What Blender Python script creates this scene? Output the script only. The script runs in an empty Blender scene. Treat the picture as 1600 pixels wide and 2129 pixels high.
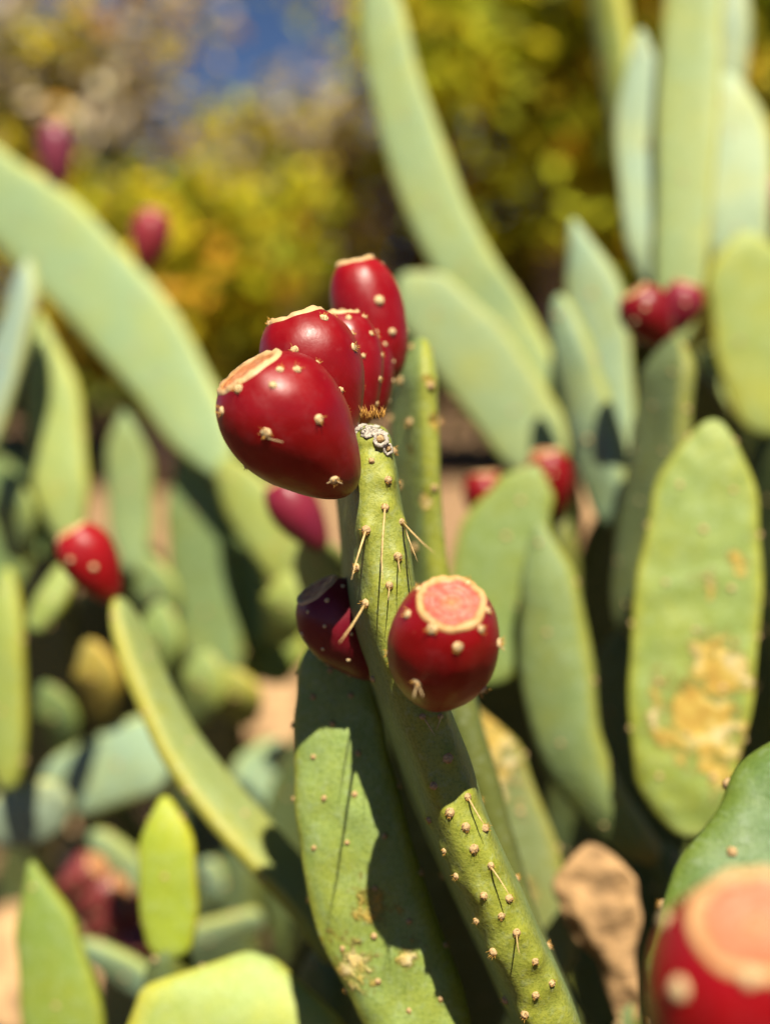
import bpy, math, random
import numpy as np
from mathutils import Vector, Matrix, noise
from mathutils.bvhtree import BVHTree

rng = random.Random(7)
SC = bpy.context.scene
COL = SC.collection
R = math.radians

# ------------------------------------------------------------------ camera
CAM = Vector((0, 0, 0.85)); PITCH = R(8.0); TANH = 0.32
Fw = Vector((0, math.cos(PITCH), -math.sin(PITCH)))
Rt = Vector((1, 0, 0)); Up = Rt.cross(Fw)
cd = bpy.data.cameras.new('camera'); cam = bpy.data.objects.new('camera', cd); COL.objects.link(cam)
cam.location = CAM; cam.rotation_euler = (math.pi/2-PITCH, 0, 0)
cd.sensor_fit = 'HORIZONTAL'; cd.sensor_width = 36; cd.lens = 18/TANH
cd.clip_start = 0.02; cd.clip_end = 3000
cd.dof.use_dof = True; cd.dof.focus_distance = 0.500; cd.dof.aperture_fstop = 3.5
SC.camera = cam
# ------------------------------------------------------------------ sky, sun, exposure
SUN_EL = R(60); SUN_AZ = R(7)          # azimuth: to the right of straight behind the camera
w = bpy.data.worlds.new('World'); SC.world = w; w.use_nodes = True
nt = w.node_tree; bg = nt.nodes['Background']
sky = nt.nodes.new('ShaderNodeTexSky'); sky.sky_type = 'NISHITA'; sky.sun_disc = False
sky.sun_elevation = SUN_EL; sky.sun_rotation = math.pi-SUN_AZ
sky.altitude = 3000; sky.air_density = 0.55; sky.dust_density = 0.1; sky.ozone_density = 3.5
nt.links.new(sky.outputs[0], bg.inputs[0]); bg.inputs[1].default_value = 0.05
sd = bpy.data.lights.new('sun', 'SUN'); sd.energy = 5.0; sd.angle = R(0.53); sd.color = (1.0, 0.92, 0.75)
sun = bpy.data.objects.new('sun', sd); COL.objects.link(sun)
SDIR = Vector((math.sin(SUN_AZ)*math.cos(SUN_EL), -math.cos(SUN_AZ)*math.cos(SUN_EL), math.sin(SUN_EL)))
sun.rotation_euler = SDIR.to_track_quat('Z', 'Y').to_euler(); sun.location = (0, 0, 6)
SC.view_settings.view_transform = 'Standard'; SC.view_settings.look = 'None'
SC.view_settings.exposure = 0.85; SC.view_settings.gamma = 1; SC.view_settings.use_curve_mapping = False
SC.render.engine = 'CYCLES'; SC.cycles.use_denoising = True
SC.cycles.max_bounces = 6; SC.cycles.caustics_reflective = False; SC.cycles.caustics_refractive = False

# ------------------------------------------------------------------ helpers
def P(px, py, d):
    """a point d metres in front of the lens, seen at this place of the 1600 x 2129 picture"""
    return CAM + Fw*d + Rt*((px-800)/800*TANH*d) - Up*((py-1064.5)/800*TANH*d)
def mm(px, d): return px/800*TANH*d

def link(name, me, parent=None, loc=None, mat=None, color=None):
    o = bpy.data.objects.new(name, me); COL.objects.link(o)
    if mat is not None and me is not None and not me.materials: me.materials.append(mat)
    if parent is not None: o.parent = parent
    if loc is not None: o.location = loc
    if color is not None: o.color = (*color, 1)
    return o
def tag(o, label=None, cat=None, group=None, kind=None):
    if label: o['label'] = label
    if cat: o['category'] = cat
    if group: o['group'] = group
    if kind: o['kind'] = kind
    return o
def mesh(verts, faces, smooth=True):
    me = bpy.data.meshes.new('m'); me.from_pydata([tuple(v) for v in verts], [], faces); me.update()
    if smooth: me.polygons.foreach_set('use_smooth', [True]*len(me.polygons))
    return me
def attr(me, name, vals):
    a = me.attributes.new(name, 'FLOAT', 'POINT'); a.data.foreach_set('value', np.asarray(vals, dtype=np.float32))
def thing(name, label, cat, loc, group=None):
    o = link(name, None, loc=loc); o.empty_display_size = 0.05
    return tag(o, label, cat, group or ('prickly pear cacti in the bed' if name == 'prickly_pear' else None))
def sstep(a, b, x):
    t = np.clip((x-a)/(b-a), 0, 1); return t*t*(3-2*t)

# ------------------------------------------------------------------ materials
def newmat(name):
    m = bpy.data.materials.new(name); m.use_nodes = True
    return m, m.node_tree, m.node_tree.nodes['Principled BSDF']
class NB:
    def __init__(s, t): s.t = t
    def n(s, kind, **kw):
        x = s.t.nodes.new(kind)
        for k, v in kw.items(): setattr(x, k, v)
        return x
    def l(s, a, b): s.t.links.new(a, b)
    def noise(s, vec, scale, detail=3, rough=.55):
        x = s.n('ShaderNodeTexNoise'); x.inputs['Scale'].default_value = scale; x.inputs['Detail'].default_value = detail
        x.inputs['Roughness'].default_value = rough; s.l(vec, x.inputs['Vector']); return x.outputs['Fac']
    def ramp(s, fac, stops):
        x = s.n('ShaderNodeValToRGB'); e = x.color_ramp.elements
        while len(e) < len(stops): e.new(0.5)
        for el, (p, c) in zip(e, stops): el.position = p; el.color = (*c, 1) if len(c) == 3 else c
        s.l(fac, x.inputs[0]); return x.outputs[0]
    def mix(s, fac, a, b, blend='MIX'):
        x = s.n('ShaderNodeMix', data_type='RGBA', blend_type=blend)
        for v, i in ((fac, x.inputs[0]), (a, x.inputs[6]), (b, x.inputs[7])):
            if isinstance(v, (int, float)): i.default_value = v
            elif isinstance(v, tuple): i.default_value = (*v, 1)
            else: s.l(v, i)
        return x.outputs[2]
    def math(s, op, a, b=0.0, c=None):
        x = s.n('ShaderNodeMath', operation=op)
        for i, v in enumerate((a, b, c)):
            if v is None: continue
            if isinstance(v, (int, float)): x.inputs[i].default_value = v
            else: s.l(v, x.inputs[i])
        return x.outputs[0]
    def bump(s, h, strength, dist, normal=None):
        x = s.n('ShaderNodeBump'); x.inputs['Strength'].default_value = strength; x.inputs['Distance'].default_value = dist
        s.l(h, x.inputs['Height'])
        if normal is not None: s.l(normal, x.inputs['Normal'])
        return x.outputs[0]
    def coords(s, rnd=True):
        tc = s.n('ShaderNodeTexCoord')
        if not rnd: return tc.outputs['Object']
        oi = s.n('ShaderNodeObjectInfo'); m = s.n('ShaderNodeVectorMath', operation='ADD')
        k = s.n('ShaderNodeVectorMath', operation='SCALE'); k.inputs[0].default_value = (7, 11, 5); s.l(oi.outputs['Random'], k.inputs['Scale'])
        s.l(tc.outputs['Object'], m.inputs[0]); s.l(k.outputs[0], m.inputs[1]); return m.outputs[0]
    def attr(s, name):
        x = s.n('ShaderNodeAttribute', attribute_name=name); return x.outputs['Fac']

def pad_material():
    m, t, b = newmat('cactus_skin'); k = NB(t); co = k.coords(); oi = k.n('ShaderNodeObjectInfo')
    base = k.mix(1.0, oi.outputs['Color'], (1.04, 1.06, .96), 'MULTIPLY')
    big = k.noise(co, 22, 4, .6); mid = k.noise(co, 90, 4, .6); fine = k.noise(co, 750, 3, .7); grain = k.noise(co, 260, 4, .65)
    yel = k.mix(1.0, base, (1.45, 1.12, .45), 'MULTIPLY')
    pale = k.mix(.25, k.mix(1.0, base, (1.1, 1.12, 1.15), 'MULTIPLY'), (.30, .37, .27))
    c = k.mix(k.ramp(big, [(.42, (0, 0, 0)), (.70, (.5,)*3)]), base, yel)
    c = k.mix(k.ramp(mid, [(.46, (0, 0, 0)), (.70, (.55,)*3)]), c, pale)
    edge = k.math('MULTIPLY', k.ramp(k.attr('edge'), [(.78, (0, 0, 0)), (.96, (1,)*3)]), k.math('ADD', mid, .35))
    c = k.mix(edge, c, yel)
    c = k.mix(k.ramp(k.attr('halo'), [(.1, (0, 0, 0)), (.9, (.65,)*3)]), c, k.mix(1.0, base, (1.5, 1.15, .3), 'MULTIPLY'))
    c = k.mix(k.ramp(fine, [(.46, (0, 0, 0)), (.68, (.8,)*3)]), c, k.mix(1.0, c, (.55, .62, .45), 'MULTIPLY'))
    c = k.mix(k.ramp(grain, [(.52, (0, 0, 0)), (.70, (.45,)*3)]), c, k.mix(.5, k.mix(1.0, c, (1.25, 1.25, 1.3), 'MULTIPLY'), (.30, .36, .28)))
    basec = k.ramp(k.attr('butt'), [(.35, (0, 0, 0)), (1, (.8,)*3)])
    c = k.mix(basec, c, (.40, .30, .06))
    sc = k.math('ADD', k.attr('scar'), k.math('MULTIPLY', k.math('SUBTRACT', mid, .5), 1.7))
    scm = k.ramp(sc, [(.46, (0, 0, 0)), (.66, (1, 1, 1))])
    scc = k.ramp(k.noise(co, 55, 4), [(.35, (.40, .24, .04)), (.5, (.50, .35, .07)), (.64, (.60, .49, .25))])
    c = k.mix(k.ramp(sc, [(.36, (0, 0, 0)), (.46, (.7,)*3)]), c, k.mix(1.0, c, (.85, .55, .3), 'MULTIPLY'))
    c = k.mix(scm, c, scc)
    k.l(c, b.inputs['Base Color'])
    k.l(k.mix(scm, k.ramp(mid, [(.3, (.46,)*3), (.7, (.62,)*3)]), (.8, .8, .8)), b.inputs['Roughness'])
    b.inputs['Specular IOR Level'].default_value = .38
    hgt = k.math('ADD', k.math('MULTIPLY', mid, .7), k.math('MULTIPLY', fine, .2))
    hgt = k.math('ADD', hgt, k.math('MULTIPLY', grain, .3))
    hgt = k.math('ADD', hgt, k.math('MULTIPLY', scm, k.math('ADD', .5, grain)))
    k.l(k.bump(hgt, .6, .0018), b.inputs['Normal'])
    return m
def fruit_material():
    m, t, b = newmat('fruit_skin'); k = NB(t); co = k.coords(); oi = k.n('ShaderNodeObjectInfo')
    n1 = k.noise(co, 45, 4); n2 = k.noise(co, 420, 3, .6)
    base = oi.outputs['Color']
    c = k.mix(k.ramp(n1, [(.38, (0, 0, 0)), (.7, (.6,)*3)]), base, k.mix(1.0, base, (.62, .5, .9), 'MULTIPLY'))
    c = k.mix(k.ramp(k.attr('tt'), [(0, (.55,)*3), (.22, (0, 0, 0))]), c, (.10, .025, .012))
    # sparse pale scratches and specks on the skin
    v = k.n('ShaderNodeTexVoronoi', feature='F1'); v.inputs['Scale'].default_value = 190; k.l(co, v.inputs['Vector'])
    sp = k.math('MULTIPLY', k.ramp(v.outputs['Distance'], [(.0, (1,)*3), (.13, (0, 0, 0))]), k.ramp(n2, [(.58, (0, 0, 0)), (.66, (.55,)*3)]))
    c = k.mix(sp, c, (.50, .20, .13))
    bl = k.noise(co, 120, 5, .7); c = k.mix(k.ramp(bl, [(.52, (0, 0, 0)), (.78, (.09,)*3)]), c, (.42, .16, .17))
    k.l(c, b.inputs['Base Color'])
    k.l(k.ramp(bl, [(.3, (.32,)*3), (.75, (.52,)*3)]), b.inputs['Roughness'])
    b.inputs['Specular IOR Level'].default_value = .42
    b.inputs['Coat Weight'].default_value = .0
    k.l(k.bump(k.math('ADD', k.math('MULTIPLY', n1, .8), k.math('MULTIPLY', n2, .15)), .32, .0016), b.inputs['Normal'])
    return m
def cap_material():
    m, t, b = newmat('fruit_cap'); k = NB(t); co = k.coords(); oi = k.n('ShaderNodeObjectInfo')
    n1 = k.noise(co, 260, 4, .65); r = k.attr('rad')
    rr = k.math('ADD', k.math('ADD', r, k.math('MULTIPLY', k.math('SUBTRACT', n1, .5), .2)), k.math('MULTIPLY', k.math('SUBTRACT', k.noise(co, 110, 3), .5), .28))
    ring = k.ramp(rr, [(0, (.50, .17, .05)), (.12, (.42, .10, .04)), (.24, (.44, .12, .06)), (.40, (.36, .055, .04)), (.58, (.42, .09, .06)), (.79, (.34, .045, .025)), (.88, (.50, .25, .08)), (1, (.52, .31, .11))])
    dry = k.ramp(rr, [(0, (.42, .17, .07)), (.5, (.42, .15, .055)), (.8, (.36, .12, .03)), (.93, (.52, .31, .12)), (1, (.56, .38, .18))])
    sep = k.n('ShaderNodeSeparateColor'); k.l(oi.outputs['Color'], sep.inputs[0])
    c = k.mix(sep.outputs[0], ring, dry)
    c = k.mix(k.ramp(n1, [(.4, (0, 0, 0)), (.72, (.4,)*3)]), c, (.52, .29, .17))
    k.l(c, b.inputs['Base Color']); b.inputs['Roughness'].default_value = .55
    k.l(k.bump(k.math('ADD', n1, k.math('MULTIPLY', k.math('SINE', k.math('MULTIPLY', rr, 34)), .25)), .4, .0012), b.inputs['Normal'])
    return m
def simple(name, col, rough=.6, var=.3, scale=300, spec=.3, bump=.3, dist=.001):
    m, t, b = newmat(name); k = NB(t); co = k.coords(); n = k.noise(co, scale, 4, .6)
    c = k.mix(k.ramp(n, [(.3, (0, 0, 0)), (.7, (1, 1, 1))]), tuple(x*(1-var) for x in col), tuple(min(1, x*(1+var)) for x in col))
    k.l(c, b.inputs['Base Color']); b.inputs['Roughness'].default_value = rough; b.inputs['Specular IOR Level'].default_value = spec
    if bump: k.l(k.bump(n, bump, dist), b.inputs['Normal'])
    return m
M_PAD = pad_material(); M_FRUIT = fruit_material(); M_CAP = cap_material()
M_WOOL = simple('areole_wool', (.46, .31, .15), .9, .35, 900)
M_CREAM = simple('areole_cream', (.60, .44, .23), .85, .25, 900)
M_GOLD = simple('glochid_gold', (.58, .30, .06), .5, .3, 500, bump=0)
M_SPINE = simple('spine_straw', (.58, .40, .17), .45, .35, 250, bump=0)
M_CORK = simple('cork_scab', (.47, .42, .35), .95, .45, 700, bump=1.0)
M_STEM = simple('woody_stem', (.20, .15, .09), .85, .4, 60, bump=.7, dist=.006)
M_DRIED = simple('dried_pad', (.40, .24, .11), .85, .6, 48, bump=.9, dist=.006)
M_ROCK = simple('sandstone', (.42, .26, .13), .9, .5, 26, bump=.7, dist=.01)
M_BARK = simple('bark', (.17, .13, .10), .9, .4, 14, bump=.8, dist=.02)

# ------------------------------------------------------------------ small shared meshes
def tube(pts, radii, segs=7):
    vs, fs = [], []
    for i, (p, r) in enumerate(zip(pts, radii)):
        a = pts[max(i-1, 0)]; b = pts[min(i+1, len(pts)-1)]
        d = (Vector(b)-Vector(a)).normalized(); s = d.orthogonal().normalized(); q = d.cross(s)
        for j in range(segs):
            an = 2*math.pi*j/segs; vs.append(Vector(p)+(s*math.cos(an)+q*math.sin(an))*r)
    for i in range(len(pts)-1):
        for j in range(segs):
            a = i*segs+j; b = i*segs+(j+1) % segs; fs.append((a, b, b+segs, a+segs))
    fs.append(tuple(range(segs))[::-1]); fs.append(tuple(range((len(pts)-1)*segs, len(pts)*segs)))
    return vs, fs
def join(parts):
    V, F = [], []
    for v, f in parts:
        k = len(V); V += list(v); F += [tuple(i+k for i in x) for x in f]
    return V, F
def dome(r, h, seed, segs=14, rings=7, amp=.24):
    vs, fs = [], []
    for i in range(rings+1):
        th = math.pi*.62*i/rings
        for j in range(segs):
            an = 2*math.pi*j/segs; p = Vector((math.sin(th)*math.cos(an), math.sin(th)*math.sin(an), math.cos(th)))
            k = 1+amp*noise.noise(p*2.6+Vector((seed*3.1, seed, 0)))+amp*.5*noise.noise(p*6+Vector((seed, 4, 9)))
            vs.append((p.x*r*k, p.y*r*k, p.z*h*k))
    for i in range(rings):
        for j in range(segs):
            a = i*segs+j; b = i*segs+(j+1) % segs; fs.append((a, a+segs, b+segs, b))
    return vs, fs
def hair(base, tip, r, segs=4):
    b, t = Vector(base), Vector(tip); return tube([b, (b+t)/2, t], [r, r*.7, r*.15], segs)
def areole_mesh(seed, r, h, hairs, hl, mat, hr=.00011, spread=.7):
    g = random.Random(seed); parts = [dome(r, h, seed)]
    nd = len(parts[0][1])
    for _ in range(hairs):
        an = g.uniform(0, 6.283); rr = r*math.sqrt(g.random())*.85; tl = g.uniform(.15, 1)*spread
        b = Vector((rr*math.cos(an), rr*math.sin(an), h*.5))
        d = Vector((math.cos(an)*tl, math.sin(an)*tl, 1)).normalized()
        parts.append(hair(b, b+d*hl*g.uniform(.5, 1.2), hr))
    v, f = join(parts); me = mesh(v, f); me.materials.append(mat); me.materials.append(M_GOLD)
    me.polygons.foreach_set('material_index', [0]*nd+[1]*(len(f)-nd)); return me
WOOL = [areole_mesh(i, .0021, .0020, 16, .0022, M_WOOL) for i in range(4)]
CREAM = [areole_mesh(20+i, .0019, .0012, 12, .0022, M_CREAM, .00015, 1.1) for i in range(4)]
DOT = [(lambda v, f: (lambda me: (me.materials.append(M_WOOL), me)[1])(mesh(v, f)))(*dome(.0021, .0016, 50+i, 8, 4)) for i in range(2)]
DOTC = [(lambda v, f: (lambda me: (me.materials.append(M_CREAM), me)[1])(mesh(v, f)))(*dome(.0024, .0018, 60+i, 8, 4)) for i in range(2)]
def place(meshes, parent, origin, p, nrm, scale=1.0, name='areole', sink=.0002):
    o = link(name, rng.choice(meshes), parent)
    q = Vector(nrm).to_track_quat('Z', 'Y') @ Matrix.Rotation(rng.uniform(0, 6.28), 3, 'Z').to_quaternion()
    o.rotation_mode = 'QUATERNION'; o.rotation_quaternion = q
    o.location = Vector(p)-Vector(origin)-Vector(nrm)*sink; s = scale*rng.uniform(.85, 1.15); o.scale = (s, s, s)
    return o
def spine(parent, origin, a, b, r=.00042, bend=.03):
    a, b = Vector(a), Vector(b); d = b-a; s = d.orthogonal().normalized()*d.length*bend*rng.uniform(-1, 1)
    pts = [a, a+d*.33+s*.7, a+d*.66+s, b]
    v, f = tube([p-Vector(origin) for p in pts], [r, r*.85, r*.6, r*.12], 8)
    return link('spine', mesh(v, f), parent, mat=M_SPINE)

# ------------------------------------------------------------------ pads
def catmull(pts, t):
    n = len(pts)-1; x = min(max(t*n, 0), n-1e-6); i = int(x); u = x-i
    p1, p2 = pts[i], pts[i+1]
    p0 = pts[i-1] if i > 0 else p1*2-p2; p3 = pts[i+2] if i+2 <= n else p2*2-p1
    return .5*((2*p1)+(p2-p0)*u+(2*p0-5*p1+4*p2-p3)*u*u+(3*p1-p0-3*p2+p3)*u*u*u)
def interp(vals, t):
    n = len(vals)-1; x = min(max(t*n, 0), n-1e-6); i = int(x); u = x-i; u = u*u*(3-2*u)
    return vals[i]*(1-u)+vals[i+1]*u
class Pad: pass
def pad(plant, nodes, hw, th, theta=0, tint=(.16, .24, .08), rings=34, segs=28, n=2.6, wob=.042, ends=(.12, .20), scars=(),
        areoles=None, bumps=(), world=False, twist=0, butt=.0, seed=None, mat=None, name='pad', dish=0.0, lump=0.0):
    """nodes base->tip as (px,py,depth); hw half width in metres per node; th half thickness (m); theta 0 = flat to the lens, 90 = edge on"""
    seed = rng.random()*50 if seed is None else seed
    C = [Vector(p) for p in nodes] if world else [P(*p) for p in nodes]
    hw = list(hw) if isinstance(hw, (list, tuple)) else [hw]*len(C)
    if not world and not isinstance(th, (list, tuple)) and abs(theta) < 45 and mat is None and C and (C[0]-CAM).dot(Fw) > .7: th *= .62
    thl = list(th) if isinstance(th, (list, tuple)) else [th]*len(C)
    ts = (1-np.cos(np.linspace(0.02, math.pi-.0, rings)))/2; ts[0] = 0
    V = np.zeros((rings, segs, 3)); E = np.zeros((rings, segs)); frames = []
    L = sum((C[i+1]-C[i]).length for i in range(len(C)-1))
    for i, t in enumerate(ts):
        c = catmull(C, t); d = (catmull(C, min(t+.02, 1))-catmull(C, max(t-.02, 0))).normalized()
        s = d.cross(Fw).normalized(); q = s.cross(d).normalized()
        a = R(theta+twist*(t-.5)); W = s*math.cos(a)+q*math.sin(a); T = W.cross(d).normalized()
        e0 = math.sqrt(max(0, 1-(1-min(t/ends[0], 1))**2)) if ends[0] > 0 else 1
        e1 = math.sqrt(max(0, 1-(1-min((1-t)/ends[1], 1))**2)) if ends[1] > 0 else 1
        e0 = .30+.70*e0
        wv = interp(hw, t)*e0*max(e1, .004); tv = interp(thl, t)*(.45+.55*e0)*max(e1**.8, .004)
        frames.append((c, W, T, d, wv, tv))
        for j in range(segs):
            an = 2*math.pi*j/segs; ca, sa = math.cos(an), math.sin(an)
            x = math.copysign(abs(ca)**(2/n), ca); y = math.copysign(abs(sa)**(2/n), sa)
            k = 1+wob*2.2*noise.noise(Vector((t*L*14+seed, ca*.8, sa*.8)))
            p = c+W*(wv*x*k)+T*(tv*y*(1+wob*2*noise.noise(Vector((t*L*20, x*2+seed, y))))+dish*(x*x-.4)*tv*e1)
            nz = noise.noise(Vector((p.x*38+seed, p.y*38, p.z*38)))
            p = p+T*((nz*wob*tv*2.2+lump*noise.noise(Vector((p.x*75, p.y*75+seed, p.z*75))))*e1)
            V[i, j] = p; E[i, j] = abs(x)
    org = Vector(C[0])
    Vf = V.reshape(-1, 3)
    # vertex normals from the grid
    du = np.gradient(V, axis=0); dv = np.roll(V, -1, 1)-np.roll(V, 1, 1)
    N = np.cross(dv, du); N /= (np.linalg.norm(N, axis=2, keepdims=True)+1e-12)
    cen = V.mean(axis=1, keepdims=True)
    if (N*(V-cen)).sum() < 0: N = -N
    H = np.zeros((rings, segs))
    for b in bumps:                       # raised cushion under each areole
        D = np.linalg.norm(V-np.array(b), axis=2); g = np.exp(-(D/.0042)**2); V += N*(g*.0016)[..., None]
        H = np.maximum(H, np.exp(-(D/.0052)**2))
    S = np.zeros((rings, segs))
    for (sp, rad, amt) in scars:
        rd = np.array((P(sp[0], sp[1], 1)-CAM).normalized()); rel = V-np.array(CAM); al = rel @ rd
        dist = np.linalg.norm(rel-al[..., None]*rd, axis=2)+np.where((N @ rd) > 0, 1.0, 0.0)
        sp = V.reshape(-1, 3)[int(np.argmin(dist))]; S = np.maximum(S, amt*np.exp(-(np.linalg.norm(V-sp, axis=2)/rad)**2))
    Vf = V.reshape(-1, 3)
    faces = []
    for i in range(rings-1):
        for j in range(segs):
            a = i*segs+j; b = i*segs+(j+1) % segs; faces.append((a, b, b+segs, a+segs))
    faces.append(tuple(range(segs))[::-1]); faces.append(tuple(range((rings-1)*segs, rings*segs)))
    me = mesh([Vector(v)-org for v in Vf], faces)
    me.validate()
    T2 = np.repeat(ts[:, None], segs, 1)
    attr(me, 'edge', E.ravel()); attr(me, 'halo', H.ravel()); attr(me, 'scar', S.ravel())
    attr(me, 'butt', (butt*np.clip(1-T2/.22, 0, 1)).ravel())
    o = link(name, me, plant, org-plant.location, mat or M_PAD, tint)
    r = Pad(); r.o = o; r.org = org; r.V = V; r.N = N; r.E = E; r.ts = ts; r.L = L; r.frames = frames; r.C = C; r.seed = seed
    r.bvh = BVHTree.FromPolygons([tuple(v) for v in Vf], faces)
    if areoles is None and mat is None and tint not in (DARK, OLIVE): areoles = dict(sp=.042, scale=1.1)
    if areoles: quincunx(r, **areoles)
    return r
def quincunx(r, sp=.026, meshes=None, scale=1.0, sides=(1, -1), margin=True, avoid=None, skip=.08):
    meshes = meshes or DOT
    rings, segs = r.E.shape; rows = max(3, int(r.L/sp)); k = 0
    for i in range(rows):
        t = (i+.6)/rows
        if t < skip: continue
        ri = int(np.argmin(abs(r.ts-t))); wv = r.frames[ri][4]; cols = max(1, int(2*wv/sp))
        for side in sides:
            for j in range(cols+1):
                x = ((j+(.5 if i % 2 else 0))/max(cols, 1))*2-1
                if abs(x) > .88 or rng.random() < .08: continue
                a = math.acos(math.copysign(abs(x)**1.3, x))*side
                sj = int(round(a/(2*math.pi)*segs)) % segs
                _put(r, ri, sj, meshes, scale, avoid)
        if margin and i % 2 == 0:
            for sj in (0, segs//2): _put(r, ri, sj, meshes, scale, avoid)
def _put(r, ri, sj, meshes, scale, avoid):
    p = Vector(r.V[ri, sj]); nn = Vector(r.N[ri, sj])
    if avoid and avoid(p, nn): return
    place(meshes, r.o, r.org, p, nn, scale)
def pick(r, px, py):
    d = (P(px, py, 1)-CAM).normalized(); h = r.bvh.ray_cast(CAM, d)
    return (h[0], h[1] if h[1].dot(d) < 0 else -h[1]) if h[0] is not None else None
def down(plant, p, dx=0, dy=0, hw=.05, tint=(.12, .16, .06), theta=40):
    """the older pads that carry a pad down to the soil"""
    p = Vector(p); a = p
    while a.z > 0.02:
        ln = min(.34, a.z+.05)
        b = a+Vector((dx*ln+rng.uniform(-.03, .03), dy*ln+rng.uniform(-.03, .03), -ln))
        m = (a+b)/2+Vector((rng.uniform(-.02, .02), rng.uniform(-.02, .02), 0))
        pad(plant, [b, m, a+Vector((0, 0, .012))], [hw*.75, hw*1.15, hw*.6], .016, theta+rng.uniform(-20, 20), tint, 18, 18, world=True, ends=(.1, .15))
        a = b
    return a

# ------------------------------------------------------------------ fruits
PROF = [(0, .20), (.04, .33), (.12, .50), (.25, .70), (.40, .88), (.55, .98), (.68, 1.0), (.80, .945), (.89, .83), (.955, .69), (1.0, .55)]
OVOID = [(0, .24), (.03, .40), (.10, .62), (.22, .83), (.38, .965), (.52, 1.0), (.66, .985), (.78, .92), (.88, .81), (.95, .69), (1.0, .58)]
def fruit(plant, base, axis, length, width, tint=(.30, .006, .010), prof=PROF, res=(30, 36), dry=1.0, cap_dip=.006, px_areoles=(), auto=True, bend=.0, ctilt=0.0, mesh_set=None, rows=(.93, .76, .57, .36, .16), name='fruit', seed=None, shrivel=0.0):
    base = Vector(base); axis = Vector(axis).normalized(); seed = rng.random()*40 if seed is None else seed
    q = axis.to_track_quat('Z', 'Y'); rr = width/2; nr, ns = res
    tx = [p[0] for p in prof]; ty = [p[1] for p in prof]
    lv = (q.inverted() @ Vector((0, 0, 1))); lv.z = 0; lh = lv.normalized() if lv.length > 1e-4 else lv
    def surf(t, an):
        # smooth profile
        i = max(0, min(len(tx)-2, int(np.searchsorted(tx, t)-1))); pts = [Vector((tx[k], ty[k], 0)) for k in range(len(tx))]
        u = (t-tx[i])/(tx[i+1]-tx[i]); h = tx[i+1]-tx[i]
        m0 = (ty[i+1]-ty[max(i-1, 0)])/(tx[i+1]-tx[max(i-1, 0)]); m1 = (ty[min(i+2, len(ty)-1)]-ty[i])/(tx[min(i+2, len(tx)-1)]-tx[i])
        r = (2*u**3-3*u**2+1)*ty[i]+(u**3-2*u**2+u)*h*m0+(-2*u**3+3*u**2)*ty[i+1]+(u**3-u**2)*h*m1
        d = Vector((math.cos(an), math.sin(an), t*1.6))
        k = 1+.035*noise.noise(d*1.4+Vector((seed, 0, 0)))+.012*noise.noise(d*5+Vector((0, seed, 0)))
        if t > .8: k += (t-.8)*.16*math.sin(an*7+seed)*.5
        if shrivel: k += shrivel*(noise.noise(Vector((math.cos(an)*3.2, math.sin(an)*3.2, t*2+seed))))
        z = t*length+(0.003*math.sin(an*2+seed)+.001*math.sin(an*7))*.18*max(0, t-.9)*10
        z -= math.tan(R(ctilt))*t**3*(math.cos(an)*lh.x+math.sin(an)*lh.y)*r*rr*k
        return Vector((math.cos(an)*r*rr*k+lv.x*bend*t*t*length, math.sin(an)*r*rr*k+lv.y*bend*t*t*length, z))
    vs, fs, tt = [], [], []
    for i in range(nr):
        t = i/(nr-1); t = .5-.5*math.cos(t*math.pi) if True else t
        for j in range(ns): vs.append(surf(t, 2*math.pi*j/ns)); tt.append(t)
    for i in range(nr-1):
        for j in range(ns):
            a = i*ns+j; b = i*ns+(j+1) % ns; fs.append((a, b, b+ns, a+ns))
    # close the top inside the cap, close the base
    c1 = len(vs); vs.append(Vector((0, 0, length*.95))); tt.append(1); c0 = len(vs); vs.append(Vector((0, 0, 0))); tt.append(0)
    for j in range(ns):
        fs.append(((nr-1)*ns+j, (nr-1)*ns+(j+1) % ns, c1)); fs.append((j, c0, (j+1) % ns))
    me = mesh(vs, fs); attr(me, 'tt', tt)
    o = link(name, me, plant, base-plant.location, M_FRUIT, tint); o.rotation_mode = 'QUATERNION'; o.rotation_quaternion = q
    # cap: shallow scar left by the flower, with a thin papery rim
    cv, cf, cr = [], [], []; K = 9
    for i in range(K+1):
        r = i/K
        for j in range(ns):
            an = 2*math.pi*j/ns; e = surf(1.0, an)
            k = r*(1.02+.05*r*noise.noise(Vector((math.cos(an)*4.5, math.sin(an)*4.5, seed+7))))
            lip = .0006*math.exp(-((r-.97)/.07)**2)*(1+1.6*noise.noise(Vector((math.cos(an)*5, math.sin(an)*5, seed))))
            z = e.z*r+(length)*(1-r)-cap_dip*length*(1-r*r)*5*(.35)+lip+.0006*noise.noise(Vector((e.x*r*300, e.y*r*300, seed)))
            cv.append((e.x*k, e.y*k, z+.0004)); cr.append(r)
    for i in range(K):
        for j in range(ns):
            a = i*ns+j; b = i*ns+(j+1) % ns; cf.append((a, b, b+ns, a+ns))
    kk = len(cv)
    for j in range(ns):
        e = surf(.985, 2*math.pi*j/ns); cv.append((e.x*1.004, e.y*1.004, e.z)); cr.append(1)
    for j in range(ns):
        a = K*ns+j; b = K*ns+(j+1) % ns; cf.append((a, b, b+ns, a+ns))
    cm = mesh(cv, cf); attr(cm, 'rad', cr)
    link('cap', cm, o, None, M_CAP, (dry, dry, dry))
    mset = mesh_set or DOTC; asc = .48 if mset is DOTC else .8
    M = Matrix.Translation(base) @ q.to_matrix().to_4x4()
    bvh = BVHTree.FromPolygons([tuple(M @ v) for v in vs], fs)
    Mi = M.inverted(); placed = []
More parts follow.
